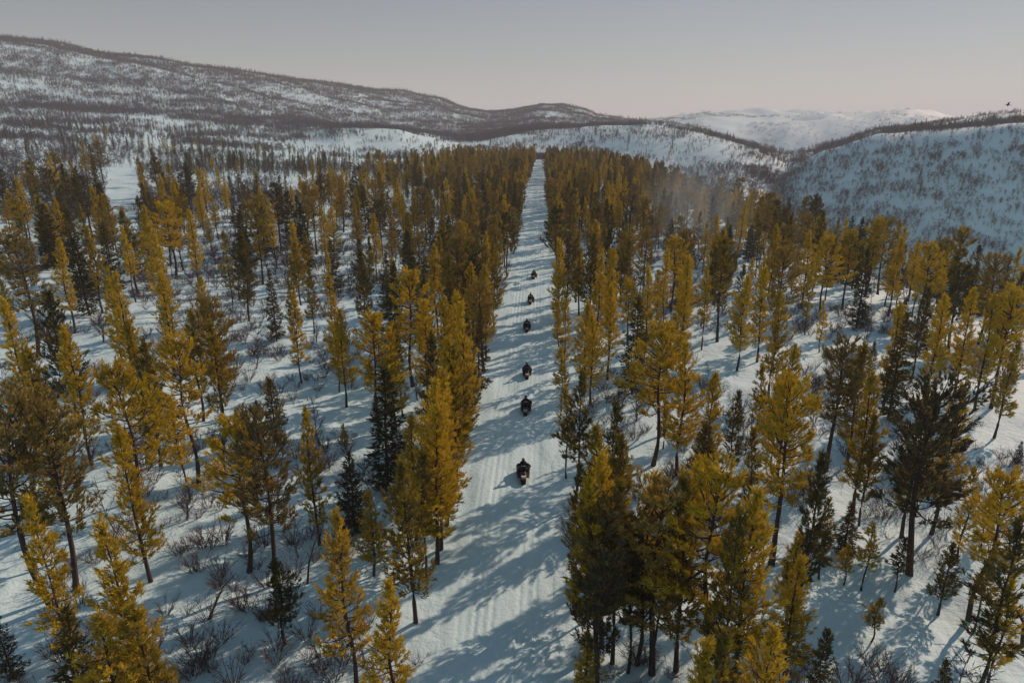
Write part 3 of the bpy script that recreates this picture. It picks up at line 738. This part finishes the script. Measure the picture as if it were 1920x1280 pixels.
# hillside birch woods, sparse spruces on the slopes and dark belts along the crests
hr = np.random.default_rng(5)
def hill_points(n, rmin, rmax, azmin, azmax, dens, even=False):
    az = np.radians(hr.uniform(azmin, azmax, n)); r = np.exp(hr.uniform(math.log(rmin), math.log(rmax), n))
    if even: r = np.sqrt(hr.uniform(rmin ** 2, rmax ** 2, n))
    x = r * np.sin(az); y = r * np.cos(az)
    k = hr.random(n) < dens(x, y, r, np.degrees(az))
    return x[k], y[k]
def layer_r(az, k): return np.interp(az, CAZ, CR[:, k])
def dens_birch(x, y, r, az):
    r1, r3, r5 = layer_r(az, 0), layer_r(az, 2), layer_r(az, 4)
    a = fbm(x / 120, y / 55, 81, 3); b = fbm(x / 28, y / 28, 83, 2)
    d = sstep(.38, .60, a * .62 + b * .38)
    d = 0.12 + 0.88 * d
    d = np.where((r > 900) & (az < 0), np.clip(d * 2.1 + .06, 0, 1), d)
    d = np.where(az > 18, np.clip(d * 1.3 + .1, 0, 1), d)
    d = np.where((az < -6) & (r > 500) & (r < 1000), sstep(.45, .62, a * .5 + b * .5) * .55 + .05, d)
    left = az < -9
    # plain left of the forest: thin; slope: dense
    d = np.where(left & (r < 520), d * .95, d)
    d = np.where(r > r5 * .98, d * .7, d)
    d = np.where(r > 2000, sstep(.5, .6, fbm(x / 150, y / 90, 85, 3)) * .9, d)
    d = np.where((az > -12) & (az < 19) & (r > 720) & (r < r3 * 1.02), d * .35, d)    # open snow crests by the trail end
    d = np.where((az > -10) & (az < 6) & (r > r3 * 1.1) & (r < r5), d * 1.6, d)
    d = np.where((az > 8) & (az < 21) & (r > r3 * 1.05) & (r < 2000), d * .45, d)
    d = np.where((az > 18) & (r > r3 * .95), d * .35, d)
    d = np.where(in_cut(x, y, 5.0), 0, d)
    onp = (r < r1 * 1.0) & (x > -80)
    d = np.where(onp, 0, d)
    return np.clip(d, 0, 1)
def clump(seed):
    rg = np.random.default_rng(seed); tv = []; tf = []; cv = []; cf = []; nt_ = nc_ = 0
    for k in range(4):
        (a, b), (c, d) = birch(seed + k, 5.0 * rg.uniform(.7, 1.2), .42, .15)
        an = k * 1.6 + rg.normal() * .4; off = np.array([math.cos(an), math.sin(an), 0]) * rg.uniform(1, 4.2)
        tv.append(a + off); tf.append(b + nt_); nt_ += len(a); cv.append(c + off); cf.append(d + nc_); nc_ += len(c)
    return joined('birch_clump', (np.vstack(tv), np.vstack(tf)), (np.vstack(cv), np.vstack(cf)), M['birch'], M['twig'])
single = []
for q in (201, 202, 203):
    t, c = birch(q, 5.0, 0.6, .07)
    single.append(joined('far_birch', t, c, M['birch'], M['twig']))
bx1, by1 = hill_points(30000, 200, 620, -46, 42, dens_birch)
tx = hr.uniform(-95, 85, 5200); ty = hr.uniform(110, 520, 5200)                      # birch undergrowth among the far pines
tk_ = (np.abs(tx - trail_x(ty)) > 4.6) & (fbm(tx / 16, ty / 16, 73, 2) > .5)
px_, py_ = [bx1, tx[tk_]], [by1, ty[tk_]]
pk = [hr.integers(0, 3, len(bx1) + int(tk_.sum()))]
for nn, r0_, r1_, a0_, a1_ in ((20000, 540, 1050, -46, 20), (75000, 980, 2200, -46, 22), (17000, 300, 1200, 16, 43), (9000, 2000, 3000, 3, 32)):
    qx, qy = hill_points(nn, r0_, r1_, a0_, a1_, dens_birch, True)
    px_.append(qx); py_.append(qy); pk.append(hr.integers(3, 6, len(qx)))
bx_ = np.concatenate(px_); by_ = np.concatenate(py_); pk = np.concatenate(pk)
bz_ = land(bx_, by_)
n = len(bx_)
hs = hr.uniform(.7, 1.3, n); ws = hs * hr.uniform(1.0, 1.4, n)
scatter_object('birch_woods', np.stack([bx_, by_, bz_], 1), np.stack([ws, ws, hs], 1), pk, single + [clump(501 + 10 * i) for i in range(3)],
               'leafless grey birch woods covering the snowy hillsides')

def dens_spruce(x, y, r, az):
    r5 = layer_r(az, 4); r3 = layer_r(az, 2); r4 = layer_r(az, 3)
    a = fbm(x / 60, y / 60, 91, 3)
    d = np.where(a > .60, .30, .03)
    crest = (r > r5 * .93) & (r < r5 * 1.06) & (az < -7)
    d = np.where(crest, .85, d)
    cr2 = (az > 18.5) & (r > r3 * .985) & (r < r4 * 1.1)
    d = np.where(cr2, .16, d)
    cr3 = (az > 2) & (az <= 20) & (r > r5 * .94) & (r < r5 * 1.05)
    d = np.where(cr3, .25, d)
    d = np.where((r < layer_r(az, 0)) & (x > -80), 0, d)
    return d
sx_, sy_ = hill_points(22000, 330, 2300, -46, 42, dens_spruce)
ca = hr.uniform(-46, -6, 3500); c5 = layer_r(ca, 4) * hr.uniform(.88, 1.03, 3500)          # dark belt along the left ridge
cb_ = hr.uniform(2, 43, 7000); c4 = np.where(cb_ < 19, layer_r(cb_, 4) * hr.uniform(.92, 1.03, 7000), layer_r(cb_, 2) * .99 + (layer_r(cb_, 4) - layer_r(cb_, 2)) * hr.random(7000) ** .8)
kk = hr.random(7000) < np.where(cb_ < 19, .22, .13) * sstep(.35, .6, fbm(cb_ * 1.3, c4 / 60, 97, 2)); cb_, c4 = cb_[kk], c4[kk]
sx_ = np.concatenate([sx_, c5 * np.sin(np.radians(ca)), c4 * np.sin(np.radians(cb_))])
sy_ = np.concatenate([sy_, c5 * np.cos(np.radians(ca)), c4 * np.cos(np.radians(cb_))])
sz_ = land(sx_, sy_)
lowm = []
for s, k in ((301, 'p'), (302, 'p'), (303, 'c')):
    t, c = conifer(s, k, 0.3)
    lowm.append(joined('far_spruce', t, c, M['bark'], M['spruce']))
n = len(sx_); hs = hr.uniform(.45, .85, n); ws = hs * hr.uniform(1.0, 1.4, n)
scatter_object('hillside_spruces', np.stack([sx_, sy_, sz_], 1), np.stack([ws, ws, hs], 1), hr.integers(0, 3, n), lowm,
               'far spruces dotted over the hills and lining the crests')

# brush poking through the snow
NB = 20000
gx = hr.uniform(-120, 85, NB); gy = 14 + 190 * hr.random(NB) ** 1.4
keep = (np.abs(gx - trail_x(gy)) > 4.3) & (np.abs(gx) < gy * .85 + 6) & (fbm(gx / 9, gy / 9, 95, 2) > .46) & (hr.random(NB) < .62)
gx, gy = gx[keep], gy[keep]
n = len(gx); s = hr.uniform(.4, 1.5, n)
scatter_object('brushwood', np.stack([gx, gy, land(gx, gy)], 1), np.stack([s * 1.1, s * 1.1, s], 1), hr.integers(0, 3, n),
               [npmesh('bush', *bush(401 + i), [M['brush']]) for i in range(3)], 'bare brown twigs poking through the snow between the trees')

# ------------------------------------------------------------------ dead leaning stems
def dead_stem(pts, r0, label):
    o = empty('dead_tree', pts[0])
    p0 = Vector(pts[0])
    m = MB(); L = [Vector(p) - p0 for p in pts]
    m.tube(L, [r0 * (1 - .8 * i / (len(L) - 1)) for i in range(len(L))], 7)
    m.build('trunk', M['bark'], o)
    b = MB(); rg = random.Random(len(label))
    for k in range(9):
        i = rg.randint(1, len(L) - 2); q = L[i].lerp(L[i + 1], rg.random())
        d = Vector((rg.uniform(-.6, .6), rg.uniform(-.6, .6), rg.uniform(.1, .6)))
        b.tube([q, q + d * .6, q + d * 1.1 + Vector((0, 0, .1))], [.02, .013, .005], 4)
    b.build('branches', M['bark'], o)
    tag(o, label, 'dead tree')
def gz(x, y): return float(land(x, y)[0])
dead_stem([(27.6, 33.0, gz(27.6, 33) - .1), (27.9, 33.7, .9), (27.7, 34.8, 1.6), (27.3, 36.0, 2.2), (26.9, 37.0, 3.0)], .11, 'curved dark dead stem leaning over the snow at the lower right')
dead_stem([(-14.8, 36.7, gz(-14.8, 36.7) - .1), (-14.75, 37.2, 1.0), (-14.6, 38.0, 1.9), (-14.3, 38.6, 2.7)], .08, 'thin bare dead stem leaning right beside the left foreground pines')
dead_stem([(-19.3, 32.5, gz(-19.3, 32.5) - .1), (-19.0, 33.0, 1.0), (-18.7, 33.6, 1.8), (-18.0, 34.1, 2.5)], .08, 'crooked bare dead stem in the open snow at lower left')

# ------------------------------------------------------------------ snowmobiles and riders
M['black'] = plain('black_plastic', (0.012, 0.014, 0.020), 0.35, 0.5, noise=0.2)
M['vinyl'] = plain('seat_vinyl', (0.016, 0.016, 0.018), 0.55, 0.4, noise=0.3, scale=30)
M['rubber'] = plain('track_rubber', (0.020, 0.020, 0.022), 0.85, 0.2, noise=0.4, scale=30)
M['alu'] = plain('dark_aluminium', (0.10, 0.11, 0.12), 0.4, 0.5, 0.8, noise=0.3)
M['pale'] = plain('snow_dusted_plastic', (0.42, 0.46, 0.50), 0.7, 0.3, noise=0.25)
M['smoke'] = plain('smoked_screen', (0.02, 0.025, 0.03), 0.12, 0.5)
M['red'] = plain('tail_light_red', (0.35, 0.02, 0.015), 0.3, 0.5)
M['suit'] = plain('dark_snow_suit', (0.014, 0.017, 0.026), 0.85, 0.2, noise=0.4, scale=9)
M['helmet'] = plain('black_helmet', (0.010, 0.011, 0.014), 0.25, 0.5, noise=0.2)
M['reflect'] = plain('reflective_stripe', (0.55, 0.56, 0.60), 0.5, 0.5, noise=0.1)
M['sand'] = plain('pale_backpack', (0.20, 0.19, 0.19), 0.9, 0.1, noise=0.3)

def rrect(w, z0, z1, y, k=0.28, n=3):
    """rounded rectangle ring across the machine at y"""
    h = z1 - z0; r = min(w, h / 2) * k * 2
    r = min(r, w * .95, h * .48); pts = []
    for cx, cz, a0 in ((w - r, z1 - r, 0), (-w + r, z1 - r, 90), (-w + r, z0 + r, 180), (w - r, z0 + r, 270)):
        for i in range(n + 1):
            a = R(a0 + 90 * i / n); pts.append((cx + r * math.cos(a), y, cz + r * math.sin(a)))
    return pts

def make_snowmobile():
    o = empty('snowmobile', (0, 0, 0))
    m = MB()                                            # belt with lugs
    prof = []
    for i in range(9): a = R(90 + 180 * i / 8); prof.append((-1.28 + .19 * math.cos(a), .20 + .19 * math.sin(a)))
    for i in range(9): a = R(-90 + 120 * i / 8); prof.append((.18 + .19 * math.cos(a), .20 + .19 * math.sin(a)))
    m.loft([[(x, p[0], p[1]) for p in prof] for x in (-.19, .19)])
    tk = m.build('track', M['rubber'], o, smooth=False)
    lg = MB()
    for i in range(14):
        y = -1.25 + i * .11
        lg.loft([[(-.18, y, .0), (-.18, y + .03, .0), (-.18, y + .03, .03), (-.18, y, .03)], [(.18, y, .0), (.18, y + .03, .0), (.18, y + .03, .03), (.18, y, .03)]])
    lg.build('lugs', M['rubber'], tk, smooth=False)
    m = MB(); m.loft([rrect(.23, .34, .50, -1.55, .2), rrect(.24, .34, .52, -.6, .2), rrect(.25, .32, .56, .2, .2)]); m.build('tunnel', M['alu'], o)
    m = MB(); m.loft([rrect(.15, .52, .66, -1.12), rrect(.20, .52, .76, -.98), rrect(.21, .52, .78, -.55), rrect(.19, .54, .80, -.1), rrect(.15, .56, .90, .12)]); m.build('seat', M['vinyl'], o)
    m = MB(); m.loft([rrect(.24, .34, .98, .05), rrect(.54, .26, .95, .22), rrect(.60, .22, .86, .55), rrect(.48, .22, .70, .85), rrect(.24, .28, .56, 1.08), rrect(.10, .34, .44, 1.2)])
    hood = m.build('hood', M['black'], o)
    for s in (-1, 1):
        m = MB(); m.loft([rrect(.07, .58, .68, .98), rrect(.05, .58, .66, 1.03)])
        h = m.build('headlight', M['pale'], hood); h.location.x = s * .14
    m = MB()                                            # windscreen, bent round the front
    rings = []
    for i in range(7):
        a = R(-60 + 20 * i); x = .34 * math.sin(a); y0 = .30 + .22 * math.cos(a)
        rings.append([(x, y0, .90), (x * .82, y0 - .16, 1.22), (x * .82, y0 - .172, 1.22), (x, y0 - .015, .90)])
    m.loft(rings); m.build('windscreen', M['smoke'], o)
    m = MB(); m.tube([(-.44, .02, 1.00), (-.3, .08, 1.02), (-.1, .14, 1.04), (.1, .14, 1.04), (.3, .08, 1.02), (.44, .02, 1.00)], .018, 6)
    hb = m.build('handlebar', M['black'], o)
    m = MB(); m.tube([(0, .14, 1.04), (0, .2, .8)], .03, 6); m.build('steering_post', M['black'], hb)
    for s in (-1, 1):
        m = MB(); m.tube([(s * .30, .07, 1.02), (s * .46, .01, 1.0)], .026, 8); m.build('grip', M['rubber'], hb)
        m = MB(); m.tube([(s * .30, .16, .98), (s * .40, .14, 1.06), (s * .47, .06, 1.06)], [.03, .05, .03], 6); m.build('hand_guard', M['black'], hb)
        m = MB(); m.loft([[(s * .22, -.95, .33), (s * .50, -.95, .33), (s * .50, -.95, .36), (s * .22, -.95, .36)], [(s * .22, .35, .33), (s * .54, .35, .33), (s * .54, .35, .36), (s * .22, .35, .36)]])
        m.build('running_board', M['alu'], o, smooth=False)
        m = MB(); prof = [(-.02, .02), (.15, .015), (.8, .015), (.98, .06), (1.1, .16), (1.16, .26)]
        m.loft([[(s * .49 - .07, .28 + y, z), (s * .49 + .07, .28 + y, z), (s * .49 + .06, .28 + y - .005, z + .025), (s * .49 - .06, .28 + y - .005, z + .025)] for y, z in prof])
        sk = m.build('ski', M['black'], o)
        m = MB(); m.tube([(s * .49, 1.38, .22), (s * .49, 1.22, .26), (s * .49, 1.05, .06)], .014, 5); m.build('ski_loop', M['rubber'], sk)
        m = MB(); m.tube([(s * .49, .75, .03), (s * .46, .72, .38)], [.035, .03], 6); m.tube([(s * .46, .72, .36), (s * .2, .55, .42)], .022, 5); m.tube([(s * .46, .72, .24), (s * .2, .62, .28)], .022, 5)
        m.build('suspension_arm', M['alu'], o)
    m = MB(); m.loft([[(-.21, -1.55, .40), (.21, -1.55, .40), (.21, -1.57, .40), (-.21, -1.57, .40)], [(-.20, -1.66, .10), (.20, -1.66, .10), (.20, -1.68, .10), (-.20, -1.68, .10)]]); m.build('snow_flap', M['rubber'], o, smooth=False)
    m = MB(); m.loft([rrect(.12, .46, .52, -1.59), rrect(.12, .46, .52, -1.55)]); m.build('tail_light', M['red'], o)
    m = MB(); m.tube([(-.2, -1.2, .52), (-.22, -1.5, .60), (.22, -1.5, .60), (.2, -1.2, .52)], .014, 5); m.build('grab_bar', M['alu'], o)
    m = MB(); m.loft([rrect(.17, .53, .60, -1.52, .2), rrect(.18, .53, .66, -1.42, .2), rrect(.18, .53, .66, -1.16, .2)]); m.build('rear_rack', M['pale'], o)
    return o

def rider_mesh(arm_out):
    """one continuous body grown over a posed skeleton, seated and leaning to the bars"""
    V = {}; E = []; Rr = {}
    def j(n, p, r, par=None):
        V[n] = len(V); Rr[n] = (p, r)
        if par: E.append((V[par], V[n]))
    j('pel', (0, -.50, .88), .17)
    j('waist', (0, -.47, 1.04), .155, 'pel'); j('chest', (0, -.38, 1.24), .18, 'waist'); j('collar', (0, -.32, 1.40), .13, 'chest')
    j('neck', (0, -.29, 1.48), .07, 'collar'); j('head', (0, -.26, 1.58), .10, 'neck'); j('crown', (0, -.25, 1.70), .085, 'head')
    for s, q in ((-1, 'l'), (1, 'r')):
        j('sh' + q, (s * .20, -.33, 1.37), .085, 'collar')
        if arm_out and s == 1:
            j('el' + q, (.46, -.30, 1.22), .062, 'sh' + q); j('wr' + q, (.60, -.20, 1.05), .045, 'el' + q); j('ha' + q, (.63, -.16, .97), .045, 'wr' + q)
        else:
            j('el' + q, (s * .40, -.22, 1.15), .065, 'sh' + q); j('wr' + q, (s * .40, -.03, 1.045), .045, 'el' + q); j('ha' + q, (s * .385, .015, 1.04), .045, 'wr' + q)
        j('hip' + q, (s * .14, -.46, .86), .125, 'pel'); j('kn' + q, (s * .31, -.06, .80), .085, 'hip' + q)
        j('an' + q, (s * .31, -.14, .45), .062, 'kn' + q); j('to' + q, (s * .32, .06, .405), .05, 'an' + q)
    me = bpy.data.meshes.new('rider'); names = list(V)
    me.from_pydata([Rr[n][0] for n in names], E, [])
    o = bpy.data.objects.new('tmp', me); C.objects.link(o)
    o.modifiers.new('skin', 'SKIN'); sub = o.modifiers.new('sub', 'SUBSURF'); sub.levels = 1; sub.render_levels = 1
    for i, n in enumerate(names):
        sv = me.skin_vertices[0].data[i]; sv.radius = (Rr[n][1],) * 2; sv.use_root = (n == 'pel')
    dg = bpy.context.evaluated_depsgraph_get()
    out = bpy.data.meshes.new_from_object(o.evaluated_get(dg))
    bpy.data.objects.remove(o)
    # gloved fingers curl round the grips
    m = MB()
    for s in (-1, 1):
        if arm_out and s == 1:
            b = Vector((.63, -.16, .965)); dirs = [(Vector((.01 * k - .03, .035, -.06 - .012 * (1.5 - abs(k - 1.5)))), Vector((-.012, .05 - .01 * k, -.045))) for k in range(4)]
            for k, (d1, d2) in enumerate(dirs):
                p = b + Vector((0, (k - 1.5) * .026, 0)); m.tube([p, p + d1 * .9, p + d1 + d2], [.017, .015, .011], 6)
            m.tube([b + Vector((-.02, .03, .03)), b + Vector((-.05, .06, 0)), b + Vector((-.06, .07, -.04))], [.018, .016, .012], 6)
        else:
            for k in range(4):
                x = s * (.335 + .026 * k); L_ = (.9, 1.05, 1.0, .8)[k]
                m.tube([(x, .005, 1.065), (x, .065 * L_, 1.07), (x, .095 * L_, 1.03), (x, .06, .985)], [.017, .016, .014, .011], 6)
            m.tube([(s * .33, .01, 1.03), (s * .305, .02, .995), (s * .31, .06, .985)], [.018, .016, .012], 6)
    v0 = [tuple(v.co) for v in out.vertices]; f0 = [tuple(p.vertices) for p in out.polygons]
    n0 = len(v0)
    me2 = bpy.data.meshes.new('person')
    me2.from_pydata(v0 + m.v, [], f0 + [tuple(i + n0 for i in f) for f in m.f])
    me2.materials.append(M['suit'])
    for p in me2.polygons: p.use_smooth = True
    return me2

def helmet_parts(parent):
    m = MB(); rings = []
    for i in range(9):
        a = R(-80 + 160 * i / 8); r = math.cos(a)
        rings.append([(.135 * r * math.cos(R(k * 30)), -.245 + .165 * r * math.sin(R(k * 30)), 1.63 + .15 * math.sin(a)) for k in range(12)])
    m.loft(rings)
    h = m.build('helmet', M['helmet'], parent)
    m = MB(); m.loft([[(x, -.245 + .168 * math.cos(R(x * 500)) , z) for x, z in ((-.09, 1.60), (.09, 1.60), (.09, 1.68), (-.09, 1.68))], [(x, -.245 + .15, z) for x, z in ((-.09, 1.60), (.09, 1.60), (.09, 1.68), (-.09, 1.68))]])
    m.build('visor', M['smoke'], h)
def stripe(parent, z, w, mat):
    m = MB(); n = 7; rings = []
    for i in range(n):
        x = -w + 2 * w * i / (n - 1); y = -.38 - math.sqrt(max(0, .215 ** 2 - x * x * .9)) - .004
        rings.append([(x, y, z - .03), (x, y - .012, z - .03), (x, y - .012, z + .035), (x, y, z + .035)])
    m.loft(rings); m.build('reflective_stripe', mat, parent)

proto = make_snowmobile()
proto_parts = [(c, list(c.children)) for c in proto.children]
body = {False: rider_mesh(False), True: rider_mesh(True)}
WHERE = ['rearmost snowmobile, nearest the camera', 'second snowmobile from the rear', 'third snowmobile from the rear', 'fourth snowmobile from the rear', 'fifth snowmobile from the rear, just behind the leader', 'leading snowmobile, farthest up the trail']
SLED_LABEL = ['dark snowmobile at the rear of the line, nearest the camera', 'dark snowmobile second from the rear of the line', 'dark snowmobile third from the rear of the line',
              'dark snowmobile fourth from the rear of the line', 'dark snowmobile fifth from the rear, just behind the leader', 'dark snowmobile leading the line, farthest up the trail']
ARM = [True, True, False, False, False, False]
TURN = [2, -1, 1, 0, -3, -4]
for i, (x, y) in enumerate(SLEDS):
    dx = x - float(trail_x(y))
    z = float(land(x, y, False)[0]) + 0.0
    if i == 0: o = proto
    else:
        o = proto.copy(); C.objects.link(o)
        for c, gs in proto_parts:
            k = c.copy(); C.objects.link(k); k.parent = o
            for g in gs:
                q = g.copy(); C.objects.link(q); q.parent = k
    o.location = (x, y, z); o.rotation_euler[2] = R(TURN[i])
    tag(o, SLED_LABEL[i], 'snowmobile', 'snowmobiles driving up the trail in a line')
    p = link('person', body[ARM[i]])
    p.location = (x, y, z); p.rotation_euler[2] = R(TURN[i])
    helmet_parts(p)
    stripe(p, 1.22, .17, M['reflect'] if i != 2 else M['sand'])
    tag(p, 'rider in dark suit and helmet' + (', right arm out,' if ARM[i] else '') + ' on the ' + WHERE[i].replace(', nearest the camera', '').replace(', just behind the leader', '').replace(', farthest up the trail', ''),
        'person', 'riders on the snowmobiles')

# ------------------------------------------------------------------ a bird over the right-hand hill
def bird(loc, rz):
    m = MB()
    m.loft([[(r * math.cos(R(k * 45)), y, r * .9 * math.sin(R(k * 45))) for k in range(8)] for y, r in ((-.30, .015), (-.2, .04), (-.02, .075), (.14, .06), (.2, .04), (.26, .045), (.31, .025), (.38, .006))])
    for s in (-1, 1):
        m.loft([[(s * x, y0, z), (s * x, y0 - c * .5, z + .02), (s * x, y0 - c, z), (s * x, y0 - c * .5, z - .008)] for x, y0, c, z in ((.03, .10, .22, .02), (.25, .14, .22, .12), (.42, .06, .17, .15), (.60, -.06, .05, .10))])
    m.loft([[(-.02, -.26, 0), (.02, -.26, 0), (.02, -.26, .012), (-.02, -.26, .012)], [(-.08, -.44, 0), (.08, -.44, 0), (.08, -.44, .01), (-.08, -.44, .01)]])
    o = m.build('bird', plain('raven_feathers', (.02, .02, .024), .6, .3, noise=.3))
    o.location = loc; o.rotation_euler = (R(8), R(25), rz)
    tag(o, 'small dark bird flying above the right-hand hill', 'bird')
bd = sight(1890, 197)
rb = 120.0
bird((rb * math.sin(R(bd[0])), rb * math.cos(R(bd[0])), CAM_H + rb * bd[1]), R(70))

# ------------------------------------------------------------------ winter haze
def haze_box():
    m = MB(); e = 11000
    m.loft([[(-e, -e, z), (e, -e, z), (e, e, z), (-e, e, z)] for z in (-160.0, 330.0)])
    mat = bpy.data.materials.new('haze'); mat.use_nodes = True
    nt = mat.node_tree; nt.nodes.clear()
    out = nt.nodes.new('ShaderNodeOutputMaterial'); pv = nt.nodes.new('ShaderNodeVolumePrincipled')
    pv.inputs['Color'].default_value = (0.80, 0.89, 0.96, 1)
    pv.inputs['Density'].default_value = HAZE
    pv.inputs['Anisotropy'].default_value = 0.1
    nt.links.new(pv.outputs[0], out.inputs['Volume'])
    o = m.build('haze', mat, smooth=False)
    tag(o, 'thin pale winter haze over the land', kind='stuff')
HAZE = 0.00018
haze_box()

# ------------------------------------------------------------------ pale snow dust drifting over the forest right of the trail
def snow_dust():
    bm = bmesh.new(); bmesh.ops.create_icosphere(bm, subdivisions=3, radius=1.0)
    me = bpy.data.meshes.new('snow_dust'); bm.to_mesh(me); bm.free()
    mat = bpy.data.materials.new('snow_dust'); mat.use_nodes = True
    nt = mat.node_tree; nt.nodes.clear()
    out = nt.nodes.new('ShaderNodeOutputMaterial'); pv = nt.nodes.new('ShaderNodeVolumePrincipled')
    pv.inputs['Color'].default_value = (0.66, 0.88, 1.0, 1)
    tc = nt.nodes.new('ShaderNodeTexCoord'); ln = nt.nodes.new('ShaderNodeVectorMath'); ln.operation = 'LENGTH'
    nt.links.new(tc.outputs['Object'], ln.inputs[0])
    mr = nt.nodes.new('ShaderNodeMapRange'); mr.interpolation_type = 'SMOOTHSTEP'
    mr.inputs['From Min'].default_value = 0.05; mr.inputs['From Max'].default_value = 1.0
    mr.inputs['To Min'].default_value = 1.0; mr.inputs['To Max'].default_value = 0.0
    nt.links.new(ln.outputs['Value'], mr.inputs['Value'])
    nz = nt.nodes.new('ShaderNodeTexNoise'); nz.inputs['Scale'].default_value = 2.2; nz.inputs['Detail'].default_value = 3
    nt.links.new(tc.outputs['Object'], nz.inputs['Vector'])
    m1 = nt.nodes.new('ShaderNodeMath'); m1.operation = 'MULTIPLY'
    nt.links.new(mr.outputs[0], m1.inputs[0]); nt.links.new(nz.outputs['Fac'], m1.inputs[1])
    m2 = nt.nodes.new('ShaderNodeMath'); m2.operation = 'MULTIPLY'; m2.inputs[1].default_value = 0.020
    nt.links.new(m1.outputs[0], m2.inputs[0]); nt.links.new(m2.outputs[0], pv.inputs['Density'])
    nt.links.new(pv.outputs[0], out.inputs['Volume'])
    me.materials.append(mat)
    o = link('snow_dust', me)
    o.location = (36, 168, 7); o.scale = (17, 48, 18)
    o.rotation_euler[2] = R(-6)
    tag(o, 'pale drifting veil of snow dust over the pines right of the trail', kind='stuff')
snow_dust()
